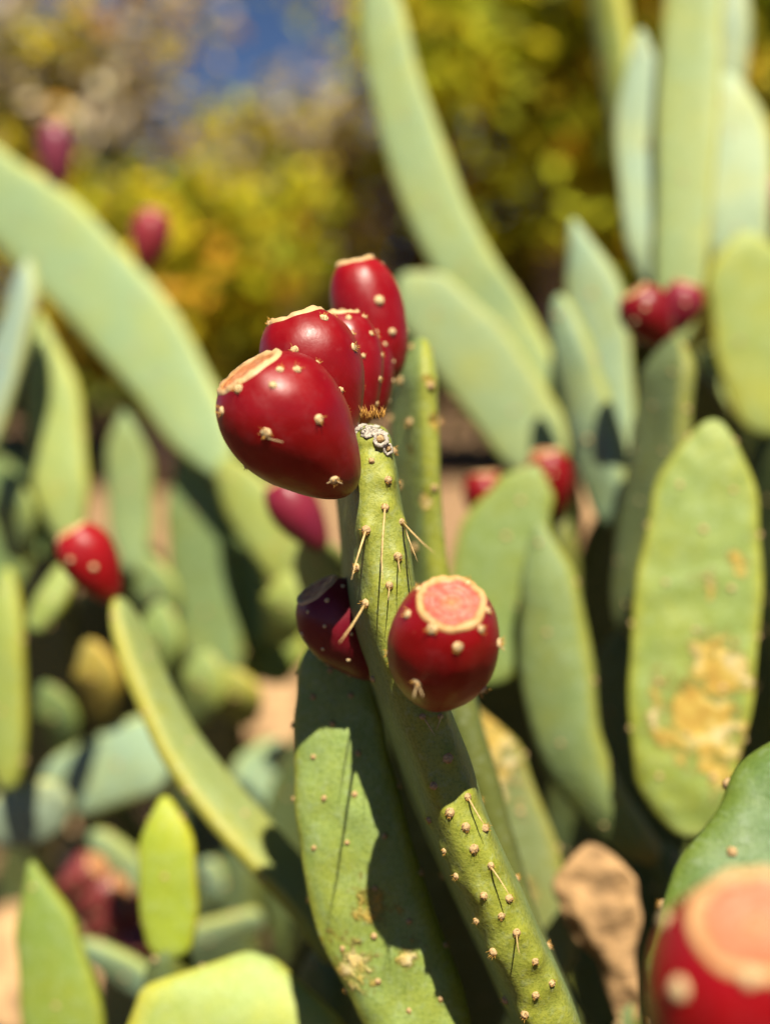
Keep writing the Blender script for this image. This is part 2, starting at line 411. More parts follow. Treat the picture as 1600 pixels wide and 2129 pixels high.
    for it in px_areoles:
        d = (P(it[0], it[1], 1)-CAM).normalized(); h = bvh.ray_cast(CAM, d)
        if h[0] is None: h = bvh.find_nearest(P(it[0], it[1], (base-CAM).dot(Fw)))
        nn = h[1] if h[1].dot(h[0]-(M @ Vector((0, 0, length*.5)))) > 0 else -h[1]
        a = place(mset, o, (0, 0, 0), Mi @ h[0], Mi.to_3x3() @ nn, it[2] if len(it) > 2 else 1.0); placed.append(h[0])
    if auto:
        for k, t in enumerate(rows):
            cnt = (8, 7, 7, 6, 4)[k % 5]
            for j in range(cnt):
                an = 2*math.pi*(j+.5*(k % 2)+seed)/cnt; p = surf(t, an); e = 1e-2
                nn = (surf(t, an+e)-surf(t, an-e)).cross(surf(min(t+e, 1), an)-surf(t-e, an)).normalized()
                wp = M @ p; wn = M.to_3x3() @ nn
                if px_areoles and wn.dot((CAM-wp).normalized()) > -.12: continue
                place(mset, o, (0, 0, 0), p, nn, rng.uniform(.8, 1.05)*asc)
    o2 = Pad(); o2.o = o; o2.bvh = bvh; o2.Mi = Mi; o2.M = M; o2.top = base+axis*length
    return o2
def fruit_px(plant, b, c, lean, width_px, **kw):
    """base (px,py,d) and cap (px,py) in the picture, lean = degrees the axis tips towards the lens"""
    B = P(*b); d = b[2]; v = Rt*mm(c[0]-b[0], d)-Up*mm(c[1]-b[1], d); ln = v.length
    back = -Fw*(ln*math.tan(R(lean))); ax = v+back
    return fruit(plant, B, ax, ax.length, 2*mm(width_px/2, d), **kw)

# ================================================================== ground
def ground():
    n = 90; vs, fs = [], []
    xs = np.concatenate([-np.geomspace(400, 3, 14), np.linspace(-2.8, 2.8, 60), np.geomspace(3, 400, 14)])
    ys = np.concatenate([[-60, -20, -8, -3], np.linspace(-1, 12, 110), np.geomspace(13, 900, 16)])
    for y in ys:
        for x in xs:
            near = abs(x) < 3 and -1 < y < 12
            z = .03*noise.noise(Vector((x*1.1, y*1.1, 0)))+(.012*noise.noise(Vector((x*5, y*5, 2))) if near else 0)
            vs.append((x, y, z-.02))
    m = len(xs)
    for i in range(len(ys)-1):
        for j in range(m-1):
            a = i*m+j; fs.append((a, a+1, a+1+m, a+m))
    me = mesh(vs, fs)
    mt, t, b = newmat('soil'); k = NB(t); co = k.coords(False)
    big = k.noise(co, .9, 4, .6); mid = k.noise(co, 9, 5, .65); fine = k.noise(co, 60, 4, .7)
    sx = k.n('ShaderNodeSeparateXYZ'); k.l(co, sx.inputs[0])
    yy = k.math('ADD', sx.outputs[1], k.math('MULTIPLY', k.math('SUBTRACT', big, .5), 3.0))
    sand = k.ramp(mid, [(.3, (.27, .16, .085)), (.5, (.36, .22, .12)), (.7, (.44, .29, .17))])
    shade_soil = k.ramp(mid, [(.3, (.008, .006, .004)), (.55, (.020, .013, .007)), (.75, (.06, .036, .016))])  # near soil painted almost black to stand for shade between the cacti
    lit = k.ramp(k.noise(co, 3.2, 5, .7), [(.50, (0, 0, 0)), (.60, (1, 1, 1))]); shade_soil = k.mix(lit, shade_soil, (.34, .21, .11))
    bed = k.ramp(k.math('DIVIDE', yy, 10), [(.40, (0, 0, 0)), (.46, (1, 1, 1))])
    c = k.mix(bed, shade_soil, sand); c = k.mix(k.ramp(fine, [(.4, (0, 0, 0)), (.7, (.5,)*3)]), c, k.mix(1.0, c, (.5, .5, .5), 'MULTIPLY'))
    k.l(c, b.inputs['Base Color']); b.inputs['Roughness'].default_value = .95; b.inputs['Specular IOR Level'].default_value = .08
    k.l(k.bump(k.math('ADD', mid, k.math('MULTIPLY', fine, .4)), .8, .03), b.inputs['Normal'])
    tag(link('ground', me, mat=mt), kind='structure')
ground()
def rock_mesh(seed, sx, sy, sz):
    import bmesh
    bm = bmesh.new(); bmesh.ops.create_icosphere(bm, subdivisions=3, radius=1)
    for v in bm.verts:
        d = v.co.copy(); k = 1+.32*noise.noise(d*1.3+Vector((seed, 0, 0)))+.12*noise.noise(d*3.5+Vector((0, seed, 0)))
        v.co = Vector((d.x*sx*k, d.y*sy*k, max(d.z, -.45)*sz*k))
    me = bpy.data.meshes.new('rock'); bm.to_mesh(me); bm.free()
    me.polygons.foreach_set('use_smooth', [True]*len(me.polygons)); return me

# ================================================================== trees
def leaf_material():
    m, t, b = newmat('autumn_leaf'); k = NB(t)
    a = k.n('ShaderNodeAttribute', attribute_name='col'); k.l(a.outputs['Color'], b.inputs['Base Color'])
    b.inputs['Roughness'].default_value = .6; b.inputs['Specular IOR Level'].default_value = .25
    tr = k.n('ShaderNodeBsdfTranslucent'); k.l(a.outputs['Color'], tr.inputs[0]); mx = k.n('ShaderNodeMixShader'); mx.inputs[0].default_value = .35
    k.l(b.outputs[0], mx.inputs[1]); k.l(tr.outputs[0], mx.inputs[2]); k.l(mx.outputs[0], t.nodes['Material Output'].inputs[0])
    return m
M_LEAF = leaf_material()
def tree(label, x, y, h, crown, pal, nclus, per, lsize, trunk_r=.07, spread=.22, group=None, low=.3, name='tree', seed=1, lean=(0, 0)):
    g = random.Random(seed); ng = np.random.default_rng(seed)
    o = thing(name, label, 'tree' if name != 'shrub' else 'shrub', (x, y, -.03), group)
    rx, ry, rz, cz = crown
    pts = [Vector((lean[0]*i/6+.05*math.sin(i*1.3+seed), lean[1]*i/6+.05*math.cos(i*1.7+seed), h*.8*i/6)) for i in range(7)]
    v, f = tube(pts, [trunk_r*(1.25-.95*i/6) for i in range(7)], 10)
    link('trunk', mesh(v, f), o, mat=M_BARK)
    limbs, ends = [], []
    for i in range(9):
        s = catmull(pts, g.uniform(low, .98)); an = g.uniform(0, 6.28)
        u = math.sqrt(g.uniform(.25, 1)); e = Vector((math.cos(an)*rx*u+lean[0], math.sin(an)*ry*u+lean[1], cz+g.uniform(-.6, .85)*rz))
        m_ = (s+e)/2+Vector((g.uniform(-.1, .1), g.uniform(-.1, .1), .12*h*.3))
        limbs.append(tube([s, m_, e], [trunk_r*.42, trunk_r*.26, trunk_r*.08], 7)); ends.append((m_, e))
        for _ in range(4):
            q = s.lerp(e, g.uniform(.35, .9)); e2 = q+Vector((g.uniform(-1, 1)*rx*.5, g.uniform(-1, 1)*ry*.5, g.uniform(-.2, .6)*rz*.6))
            limbs.append(tube([q, (q+e2)/2+Vector((0, 0, .04)), e2], [trunk_r*.16, trunk_r*.11, trunk_r*.05], 5)); ends.append((q, e2))
    v, f = join(limbs); link('limbs', mesh(v, f), o, mat=M_BARK)
    P4 = []; C4 = []
    for _ in range(nclus):
        if g.random() < .6:
            a, b2 = g.choice(ends); c = a.lerp(b2, g.uniform(.3, 1.1)); c = np.array(c)
        else:
            d = ng.normal(size=3); d /= np.linalg.norm(d); c = np.array([lean[0], lean[1], cz])+d*np.array([rx, ry, rz])*g.uniform(.35, 1)
        base = np.array(g.choices([p[0] for p in pal], [p[1] for p in pal])[0])
        cc = base*g.uniform(.45, 1.6)
        cen = c+ng.normal(size=(per, 3))*spread*g.uniform(.5, 1.1)*np.array([1, 1, .7])
        nn_ = ng.normal(size=(per, 3))*.75+np.array(SDIR)*.9; A = np.cross(nn_, ng.normal(size=(per, 3))); A /= np.linalg.norm(A, axis=1, keepdims=True)
        B = np.cross(nn_, A); B /= np.linalg.norm(B, axis=1, keepdims=True)
        s = (lsize*ng.uniform(.6, 1.3, size=(per, 1)))
        nrm = np.cross(A, B)*s*.12
        P4.append(np.stack([cen-A*s, cen+B*s*.48+nrm, cen+A*s, cen-B*s*.48+nrm], 1))
        lc = cc*ng.uniform(.5, 1.5, size=(per, 1)); hot = ng.random(per) < .10
        lc[hot] = np.array(O1 if g.random() < .12 else Y1)*1.15
        C4.append(np.repeat(lc[:, None], 4, 1))
    Pn = np.concatenate(P4).reshape(-1, 3); Cn = np.concatenate(C4).reshape(-1, 3)
    k = len(Pn)//4
    me = bpy.data.meshes.new('crown'); me.vertices.add(len(Pn)); me.vertices.foreach_set('co', Pn.ravel())
    me.loops.add(len(Pn)); me.loops.foreach_set('vertex_index', np.arange(len(Pn), dtype=np.int32))
    me.polygons.add(k); me.polygons.foreach_set('loop_start', np.arange(k, dtype=np.int32)*4); me.polygons.foreach_set('loop_total', np.full(k, 4, dtype=np.int32))
    ca = me.attributes.new('col', 'FLOAT_COLOR', 'POINT'); ca.data.foreach_set('color', np.c_[np.clip(Cn, 0, 1), np.ones(len(Cn))].astype(np.float32).ravel())
    me.update(); me.validate()
    cr = link('crown', me, o, mat=M_LEAF); cr['kind'] = 'stuff'
    return o
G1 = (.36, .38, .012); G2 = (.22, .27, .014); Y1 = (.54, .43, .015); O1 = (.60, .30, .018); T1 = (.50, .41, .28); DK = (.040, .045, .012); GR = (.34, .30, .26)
def wx(px, d): return (px-800)/800*TANH*d
TG = 'trees behind the cactus bed'
tree('bare branched tree with sparse tan and yellow leaves above the long slanting pad', wx(120, 8), 8.0, 3.4, (1.15, .8, 1.1, 2.25), [(T1, 3), (GR, 3), (Y1, 2), (G1, 1), (O1, .8)], 300, 18, .085, seed=3, group=TG)
tree('thin yellowing tree with grey trunk and blue sky showing between its leaves', wx(600, 8.4), 8.4, 2.7, (.85, .7, .62, 1.95), [(Y1, 3), (G1, 2), (T1, 2), (O1, .6), (GR, 2)], 135, 16, .08, seed=5, group=TG, trunk_r=.16)
tree('olive green tree with bushy crown left of the red fruit cluster', wx(330, 7.2), 7.2, 2.2, (.72, .6, .66, 1.25), [(G1, 4), (Y1, 3), (G2, 2), (O1, .5)], 260, 18, .085, trunk_r=.09, seed=8, group=TG, lean=(.1, 0))
tree('dense yellow green tree filling the top right behind the tall pads', wx(1130, 7.4), 7.4, 4.2, (1.0, .8, 1.30, 2.60), [(G1, 6), (Y1, 2), (G2, 2), (O1, .5)], 500, 20, .09, trunk_r=.1, seed=11, group=TG)
tree('yellow green tree at the far right edge behind the pale pads', wx(1620, 8.0), 8.0, 4.0, (1.15, .8, 1.4, 2.3), [(G1, 6), (Y1, 1.5), (G2, 3)], 420, 20, .09, seed=14, group=TG)
tree('brownish green tree at the far left edge', wx(-160, 8.6), 8.6, 3.9, (1.1, .8, 1.3, 2.3), [(G1, 2), (T1, 2), (Y1, 2), (G2, 2)], 320, 20, .09, seed=17, group=TG)
for i, (px, d, hh, lab) in enumerate([(260, 10.5, 1.8, 'added dark shrub as shade under the bare branched tree'), (660, 9.6, 2.0, 'added dark brown shrub as shade low behind the red fruit cluster'), (1060, 9.0, 2.3, 'added dark shrub as shade below the dense yellow green tree'), (1500, 11, 1.9, 'added dark shrub as shade behind the paired red fruits on the right'), (1900, 10.5, 1.8, 'added dark shrub as shade beyond the right edge tree'), (-150, 11, 1.8, 'added dark shrub as shade beyond the left edge tree')]):
    tree(lab, wx(px, d), d, hh, (1.15, .7, .72*hh/1.5, .75*hh/1.5), [(DK, 4), ((.07, .05, .028), 3), (G2, .7)], 300, 34, .065, trunk_r=.05, seed=30+i, name='shrub', low=.1, group='dark shrubs added as shade under the trees', spread=.26)  # added row, leaves coloured dark to stand for shadow below the crowns

# ================================================================== main cactus
GREEN = (.165, .225, .075); GLAUC = (.27, .35, .23); PALE = (.31, .39, .24); YG = (.27, .32, .075); BLUE = (.22, .31, .24); OLIVE = (.11, .14, .05); LIME = (.30, .36, .035); DARK = (.075, .105, .045)  # DARK puts the shade of the gaps into the filler pads' colour
A_pl = thing('prickly_pear', 'sharply focused cactus whose edge on pad carries the cluster of red fruits', 'cactus', (.12, .62, 0))
def near_edge(lst, side=0.0):   # (px, py, depth of the near edge, half width in m)
    return [P(a, b, d)+Fw*(h*math.sqrt(1-side*side))+Rt*(h*side) for a, b, d, h in lst]
A_nodes = [(a-4-25*max(0, min(1, (1700-b)/400))*(1-.5*max(0, min(1, (1050-b)/200))), b, .556-h, h) for a, b, _, h in [(1190, 2290, .500, .040), (1125, 2130, .492, .052), (1040, 1960, .488, .060), (955, 1770, .486, .064), (900, 1600, .486, .064), (855, 1440, .488, .062), (818, 1290, .490, .060), (800, 1130, .493, .058), (783, 1010, .497, .056), (772, 925, .502, .050), (768, 872, .512, .040)]]
thA = [.0135, .0142, .0140, .0136, .0138, .0140, .0140, .0138, .0126, .0108, .0085]
A_px = [(772, 958), (807, 998), (800, 1055), (835, 1085), (761, 1102), (827, 1157), (809, 1217), (857, 1170), (760, 1255), (816, 1380), (776, 1412), (931, 1577), (901, 1634), (972, 1657), (968, 1720), (1008, 1722), (923, 1770), (1020, 1800), (1005, 1863), (1058, 1868), (943, 1875), (1073, 1940), (1025, 1980), (1112, 2000), (1113, 2070), (1050, 2080), (1147, 2045), (878, 1490), (915, 1490), (806, 932), (790, 912), (935, 1690), (985, 1765), (948, 1822), (990, 1915), (1042, 1905), (1000, 2040), (1090, 2110), (892, 1705), (850, 1000), (742, 1180)]
kwA = dict(theta=84, tint=(.185, .245, .085), rings=190, segs=150, n=3.3, wob=.03, ends=(.05, .045), world=True, seed=4.2)
A0 = pad(A_pl, near_edge(A_nodes), [a[3] for a in A_nodes], thA, areoles={}, **kwA)
bump = [pick(A0, *p)[0] for p in A_px if pick(A0, *p)]
me0 = A0.o.data; bpy.data.objects.remove(A0.o); bpy.data.meshes.remove(me0)
A = pad(A_pl, near_edge(A_nodes), [a[3] for a in A_nodes], thA, bumps=bump, areoles={}, **kwA)
for p in A_px:
    h = pick(A, *p)
    if h: place(WOOL, A.o, A.org, h[0], h[1], rng.uniform(.62, .98), sink=.0003)
quincunx(A, .024, WOOL, .9, avoid=lambda p, nn: nn.dot((CAM-p).normalized()) > -.05)
def sp(px, py, ex, ey, ed, r=.00040):
    h = pick(A, px, py)
    if h: spine(A.o, A.org, h[0]+h[1]*.0008, P(ex, ey, ed), r)
sp(800, 1058, 795, 1215, .468, .00045); sp(835, 1088, 903, 1150, .452, .0005); sp(761, 1104, 730, 1206, .476, .0005); sp(760, 1258, 706, 1336, .442, .0007)
sp(972, 1660, 1012, 1724, .485, .0004); sp(1020, 1803, 1062, 1868, .483, .0004); sp(1073, 1942, 1080, 1985, .478, .00035); sp(880, 1492, 905, 1532, .478, .0004); sp(915, 1490, 906, 1520, .475, .0004)
sp(835, 1090, 868, 1168, .489, .0003); sp(827, 1160, 832, 1190, .482, .0003); sp(809, 1220, 806, 1248, .482, .0003)
# corky scab and golden tuft on the top of the pad
def scab(center, nrm, pts, seed, rad):
    parts = []
    g = random.Random(seed)
    for (dx, dy, r) in pts: 
        v, f = dome(r, r*.55, seed+dx*900, 12, 6, .45); parts.append(([Vector(a)+Vector((dx, dy, 0)) for a in v], f))
    v, f = join(parts); me = mesh(v, f); o = link('scab', me, A.o, mat=M_CORK)
    o.rotation_mode = 'QUATERNION'; o.rotation_quaternion = Vector(nrm).to_track_quat('Z', 'Y'); o.location = Vector(center)-A.org
g = random.Random(5)
for px, py, r in [(744, 893, .0020), (752, 886, .0024), (762, 892, .0024), (772, 890, .0026), (784, 888, .0024), (795, 880, .0022), (757, 876, .0026), (770, 876, .0030), (784, 874, .0028), (738, 903, .0016), (733, 912, .0014), (800, 874, .0016), (757, 899, .0018), (748, 876, .0018), (765, 868, .0024), (778, 866, .0024), (790, 868, .0018)]:
    h = pick(A, px, py) or (A.bvh.find_nearest(P(px, py, .505))[:2])
    scab(h[0], h[1] if h[1].dot(Fw) < .3 else -h[1], [(g.uniform(-1, 1)*r*.6, g.uniform(-1, 1)*r*.6, r*g.uniform(.45, .8)) for _ in range(4)], px*.1, r)
tp = P(775, 866, .503); prts = []
for _ in range(70):
    b = tp+Rt*g.uniform(-.0055, .0055)+Fw*g.uniform(-.002, .006)+Up*g.uniform(-.001, .0015)
    d = (Up+Rt*g.uniform(-.55, .55)-Fw*g.uniform(-.3, .4)).normalized(); prts.append(hair(b-A.org, b-A.org+d*g.uniform(.002, .0052), .00016))
link('glochid_tuft', mesh(*join(prts)), A.o, mat=M_GOLD)
def ring(px, py, r0, r1):
    h = pick(A, px, py)
    if not h: return
    vs, fs = [], []; ns = 26
    for i, (r, z) in enumerate([(r0, .0), (r0*1.15, .0005), ((r0+r1)/2, .0006), (r1*.93, .0005), (r1, -.0003)]):
        for j in range(ns):
            an = 6.2832*j/ns; k = 1+.30*noise.noise(Vector((math.cos(an)*1.7, math.sin(an)*1.7, px)))+.16*noise.noise(Vector((math.cos(an)*5, math.sin(an)*5, px+r*3000)))
            vs.append((r*k*math.cos(an), r*k*math.sin(an), z+.0001*noise.noise(Vector((an*3, r*4000, 1)))))
    for i in range(4):
        for j in range(ns):
            a = i*ns+j; b = i*ns+(j+1) % ns; fs.append((a, b, b+ns, a+ns))
    o = link('scab', mesh(vs, fs), A.o, mat=M_CORK); o.rotation_mode = 'QUATERNION'; o.rotation_quaternion = h[1].to_track_quat('Z', 'Y'); o.location = h[0]-A.org+h[1]*.0003
ring(790, 914, .0017, .0034); ring(805, 934, .0014, .0027)
# fruits of the main pad
RED = (.24, .001, .003); RED2 = (.20, .001, .004); MAG = (.22, .02, .05)
F1 = fruit_px(A_pl, (728, 1016, .498), (512, 800), 20, 252, tint=RED, res=(48, 64), dry=1, mesh_set=CREAM, seed=2.1, bend=.10, ctilt=11,
   px_areoles=[(460, 855), (553, 900, 1.25), (663, 872, 1.1), (618, 768), (567, 800, .95), (495, 808, .9), (470, 806, .8), (568, 1015), (695, 998), (472, 943), (582, 768, .9)])
F2 = fruit_px(A_pl, (712, 925, .520), (612, 662), 4, 208, tint=RED, res=(48, 64), dry=1, mesh_set=CREAM, seed=5.7, bend=.05, ctilt=7,
   px_areoles=[(560, 672), (612, 727), (673, 660), (707, 812), (735, 722), (700, 878), (576, 738), (597, 645, .7), (645, 640, .7)])
F3 = fruit_px(A_pl, (752, 885, .548), (706, 655), 0, 145, tint=(.26, .001, .004), res=(40, 48), mesh_set=CREAM, seed=8.2)
F5 = fruit_px(A_pl, (782, 872, .585), (735, 690), 0, 130, tint=RED2, res=(36, 40), seed=3.3)
F4 = fruit_px(A_pl, (806, 795, .600), (738, 548), 3, 150, tint=(.27, .001, .004), prof=[(0, .24), (.05, .45), (.15, .66), (.3, .86), (.48, .97), (.62, 1.0), (.75, .95), (.86, .84), (.94, .70), (1.0, .50)], res=(36, 48), seed=9.4, px_areoles=[(788, 625, 1.2), (712, 655, 1.2), (762, 712, 1.1), (815, 690)])
F6 = fruit_px(A_pl, (902, 1438, .488), (926, 1236), 47, 220, tint=RED, res=(48, 64), dry=0, prof=OVOID, mesh_set=CREAM, seed=1.3,
   px_areoles=[(847, 1277, 1.05), (898, 1308), (951, 1345, 1.15), (1000, 1308), (1014, 1270, .95), (1036, 1338, 1.1), (866, 1420, 1.2), (1003, 1435, 1.1), (972, 1212, .8), (925, 1197, .8), (868, 1224, .9)])
F7 = fruit_px(A_pl, (782, 1405, .556), (662, 1222), 12, 165, tint=(.16, .004, .012), res=(36, 40), seed=6.1)
def fsp(F, px, py, ex, ey, ed, r=.0003):
    d = (P(px, py, 1)-CAM).normalized(); h = F.bvh.ray_cast(CAM, d)
    if h[0] is None: return
    v, f = tube([F.Mi @ h[0], F.Mi @ P(ex, ey, ed)], [r, r*.4], 6); link('spine', mesh(v, f), F.o, mat=M_CREAM)
fsp(F6, 866, 1422, 860, 1450, .440, .00028); fsp(F6, 868, 1422, 879, 1448, .440, .00028); fsp(F6, 1036, 1342, 1049, 1350, .448)
fsp(F1, 663, 875, 668, 890, .466); fsp(F1, 695, 998, 712, 1006, .478); fsp(F1, 695, 998, 679, 1005, .478); fsp(F1, 568, 1016, 575, 1026, .478); fsp(F1, 556, 912, 588, 919, .450, .00035)
# pads B and C of the same plant
B = pad(A_pl, [(890, 1330, .66), (872, 1150, .66), (860, 950, .655), (862, 800, .65), (878, 702, .645)], [.028, .030, .030, .026, .014], [.0085, .009, .0088, .008, .005], 72, (.19, .25, .075), 50, 40, areoles=dict(sp=.024, meshes=WOOL, scale=1.0), ends=(.1, .12), scars=[((898, 790, 0), .006, .7), ((905, 880, 0), .006, .7), ((855, 930, 0), .005, .65), ((885, 1030, 0), .006, .7), ((835, 1000, 0), .005, .6)])
C = pad(A_pl, [(900, 2200, .560), (845, 2060, .563), (768, 1890, .567), (722, 1700, .570), (702, 1540, .574), (697, 1430, .578), (692, 1310, .583)], [.022, .0265, .0285, .0265, .0225, .0195, .015], .0090, 10, (.21, .28, .075), 90, 64, wob=.05, lump=.0016, ends=(.06, .12), areoles=dict(sp=.017, meshes=WOOL, scale=.65),
        scars=[((780, 1890, .575), .014, .56), ((740, 2010, .575), .016, .58), ((850, 2000, .57), .012, .56), ((750, 1880, .575), .008, .56), ((690, 1960, .575), .012, .5)])
q = P(1215, 2330, .56); down(A_pl, q, .1, .15, .06)
pad(A_pl, [q, P(1050, 2290, .60), P(880, 2170, .585)], [.03, .035, .02], .014, 20, GREEN, world=True)
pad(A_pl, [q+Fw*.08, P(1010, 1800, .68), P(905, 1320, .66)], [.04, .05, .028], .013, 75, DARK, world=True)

gapc = thing('prickly_pear', 'added dark cactus standing in for shade in the gap behind the focused pad', 'cactus', (.08, 1.0, 0))  # added: dark pads leaning to the lens blacken the gap as shade
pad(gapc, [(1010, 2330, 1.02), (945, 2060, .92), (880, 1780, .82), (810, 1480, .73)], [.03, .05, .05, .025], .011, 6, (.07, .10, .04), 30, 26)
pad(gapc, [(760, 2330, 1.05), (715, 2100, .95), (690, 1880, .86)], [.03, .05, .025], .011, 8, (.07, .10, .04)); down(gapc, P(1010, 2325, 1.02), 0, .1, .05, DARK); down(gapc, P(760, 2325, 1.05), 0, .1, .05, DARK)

# ================================================================== foreground cactus, lower right
fg = thing('prickly_pear', 'nearest cactus at lower right with large blurred red fruit', 'cactus', (.35, .42, 0))
g10 = pad(fg, [(1620, 2420, .40), (1722, 2180, .41), (1772, 1960, .425), (1820, 1740, .44), (1880, 1480, .455)], [.050, .066, .066, .056, .035], .012, 18, (.085, .15, .045), 80, 60, wob=.05, lump=.0016, areoles=dict(sp=.026, meshes=WOOL, scale=1.0))
fruit_px(fg, (1545, 2265, .345), (1490, 1825), 32, 410, tint=(.29, .001, .004), res=(40, 56), dry=.6, prof=OVOID, seed=4.4, px_areoles=[(1385, 1912, 1.1), (1412, 2058, 1.2), (1556, 2035, 1.2)])
down(fg, P(1565, 2400, .40), .1, .1, .06)

# ================================================================== tall centre cactus (E, F) and the pads below it
ce = thing('prickly_pear', 'tall cactus behind with long pale pad rising to the top edge', 'cactus', (.28, 1.25, 0))
pad(ce, [(1195, 975, 1.06), (1125, 830, 1.065), (1045, 690, 1.07), (968, 560, 1.07), (905, 430, 1.075), (852, 280, 1.08), (806, 100, 1.085), (770, -130, 1.09)], [.020, .029, .030, .027, .027, .027, .023, .016], .010, 16, (.29, .375, .19), 54, 32, twist=10, wob=.045, ends=(.05, .16), areoles=dict(sp=.04))
pad(ce, [(1150, 990, 1.02), (1085, 880, 1.025), (988, 745, 1.03), (895, 638, 1.035), (832, 572, 1.04)], [.022, .033, .035, .030, .016], .010, 8, (.26, .33, .17), areoles=dict(sp=.04))
q = P(1180, 970, 1.03); pad(ce, [P(1120, 1480, 1.2), P(1100, 1250, 1.15), q], [.04, .06, .035], .016, 60, OLIVE, world=True); down(ce, P(1120, 1470, 1.2), .0, .1, .06)
mid = thing('prickly_pear', 'mid green cactus with folded pointed pad right of the centre fruit', 'cactus', (.2, .95, 0))
pad(mid, [(1000, 1420, .84), (1020, 1280, .84), (1050, 1130, .84), (1090, 1030, .84), (1118, 966, .84)], [.026, .034, .034, .022, .008], .011, 15, (.19, .25, .07), areoles=dict(sp=.03))
fruit_px(mid, (1155, 1080, .92), (1130, 940), 10, 98, tint=RED, seed=7, px_areoles=[(1150, 985, .7)])
fruit_px(mid, (1010, 1090, .92), (1006, 985), 5, 92, tint=RED, seed=7.7, auto=False)
pad(mid, [P(1150, 1350, .96), P(1158, 1220, .95), P(1155, 1060, .93)], [.02, .03, .02], .011, 70, OLIVE, world=True); 
pad(mid, [P(1030, 1350, .94), P(1015, 1220, .93), P(1010, 1080, .92)], [.02, .03, .02], .011, 70, OLIVE, world=True)
q = P(1010, 1410, .85); 
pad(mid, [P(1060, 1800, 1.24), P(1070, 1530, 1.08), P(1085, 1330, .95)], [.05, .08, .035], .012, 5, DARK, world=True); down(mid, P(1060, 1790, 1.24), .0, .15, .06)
cv = thing('prickly_pear', 'curved grey green pad cactus with yellow base left of the spotted pad', 'cactus', (.35, 1.05, 0))
pad(cv, [(1365, 1785, .80), (1275, 1705, .80), (1190, 1560, .80), (1158, 1400, .80), (1142, 1240, .80), (1118, 1085, .80)], [.010, .018, .023, .025, .021, .010], [.009, .012, .013, .012, .011, .007], 32, (.19, .25, .10), butt=1.0, twist=-20, ends=(.10, .16), areoles=dict(sp=.03, scale=.8))
down(cv, P(1366, 1785, .805), .5, .1, .018)
wt = thing('prickly_pear', 'weathered brownish cactus pad just right of the focused pad', 'cactus', (.2, .85, 0))
pad(wt, [(1130, 2050, .78), (1105, 1920, .785), (1050, 1760, .79), (1000, 1600, .795), (965, 1460, .80)], [.020, .028, .034, .030, .014], .011, 12, (.18, .21, .085), 44, 34, scars=[((1000, 1530, .78), .030, .75), ((1040, 1620, .78), .026, .6), ((1100, 1850, .775), .016, .5)], areoles=dict(sp=.03))
down(wt, P(1135, 2045, .78), .05, .2, .05)

# ================================================================== right cactus group
rt = thing('prickly_pear', 'tall pale cactus at upper right with two small red fruits', 'cactus', (.62, 1.2, 0))
pad(rt, [(1400, 640, 1.02), (1362, 480, 1.03), (1345, 280, 1.05), (1330, 60, 1.06)], [.014, .026, .028, .012], .010, 20, (.30, .39, .29), ends=(.1, .22))
pad(rt, [(1350, 520, 1.14), (1310, 280, 1.15), (1270, 40, 1.17), (1235, -160, 1.18)], [.012, .022, .022, .012], .012, 60, YG)
pad(rt, [(1405, 720, 1.00), (1415, 520, 1.00), (1428, 250, 1.01), (1445, -20, 1.02), (1455, -200, 1.02)], [.016, .022, .026, .025, .014], .011, 25, (.28, .35, .16))
pad(rt, [(1545, 640, 1.08), (1530, 460, 1.08), (1520, 300, 1.09), (1505, 150, 1.10)], [.020, .030, .033, .018], .010, 15, (.32, .40, .27), wob=.06)
pad(rt, [(1500, 260, 1.13), (1500, 60, 1.13), (1500, -180, 1.14)], [.018, .026, .018], .014, 20, (.31, .38, .27))
pad(rt, [(1640, 900, 1.0), (1600, 720, 1.0), (1560, 580, 1.0), (1545, 480, 1.0)], [.040, .046, .038, .016], .011, 5, (.29, .34, .09))
pad(rt, [(1430, 1280, 1.30), (1425, 1000, 1.15), (1405, 700, 1.0)], [.04, .06, .02], .014, 15, OLIVE)
down(rt, P(1430, 1270, 1.30), .05, .2, .06); down(rt, P(1640, 890, 1.0), .0, .3, .06, theta=60)
sl = thing('prickly_pear', 'slender bluish cactus with two narrow upright pads right of centre', 'cactus', (.45, 1.1, 0))
pad(sl, [(1268, 1040, .98), (1262, 850, .985), (1240, 640, .99), (1190, 455, 1.0)], [.014, .024, .024, .010], .012, 25, (.26, .35, .24), ends=(.1, .25))
pad(sl, [(1285, 1090, .93), (1245, 940, .935), (1198, 760, .94), (1160, 612, .945)], [.016, .022, .018, .010], [.012, .012, .011, .008], 40, (.22, .30, .19), ends=(.1, .15))
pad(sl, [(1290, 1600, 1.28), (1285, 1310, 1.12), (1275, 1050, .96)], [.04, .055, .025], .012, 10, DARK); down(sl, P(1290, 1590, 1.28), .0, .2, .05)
ed = thing('prickly_pear', 'edge on cactus pad with yellow rim carrying paired red fruits', 'cactus', (.5, .9, 0))
pad(ed, near_edge([(1340, 1330, .80, .030), (1362, 1150, .80, .034), (1390, 950, .80, .034), (1408, 790, .80, .030), (1416, 692, .81, .02)]), [.030, .034, .034, .030, .02], [.010, .010, .0095, .009, .006], 72, (.14, .18, .075), 44, 40, n=3.0, world=True, areoles=dict(sp=.028, scale=.8))
fruit_px(ed, (1385, 718, .86), (1312, 610), 8, 108, tint=RED2, seed=11, px_areoles=[(1340, 640, .8), (1318, 668, .7)])
fruit_px(ed, (1400, 690, .90), (1428, 592), 0, 86, tint=(.24, .012, .025), seed=12, px_areoles=[(1425, 630, .7)])
down(ed, P(1345, 1320, .87), .0, .15, .06)
st = thing('prickly_pear', 'large yellow green cactus pad with pale scabs and ochre scar', 'cactus', (.45, .8, 0))
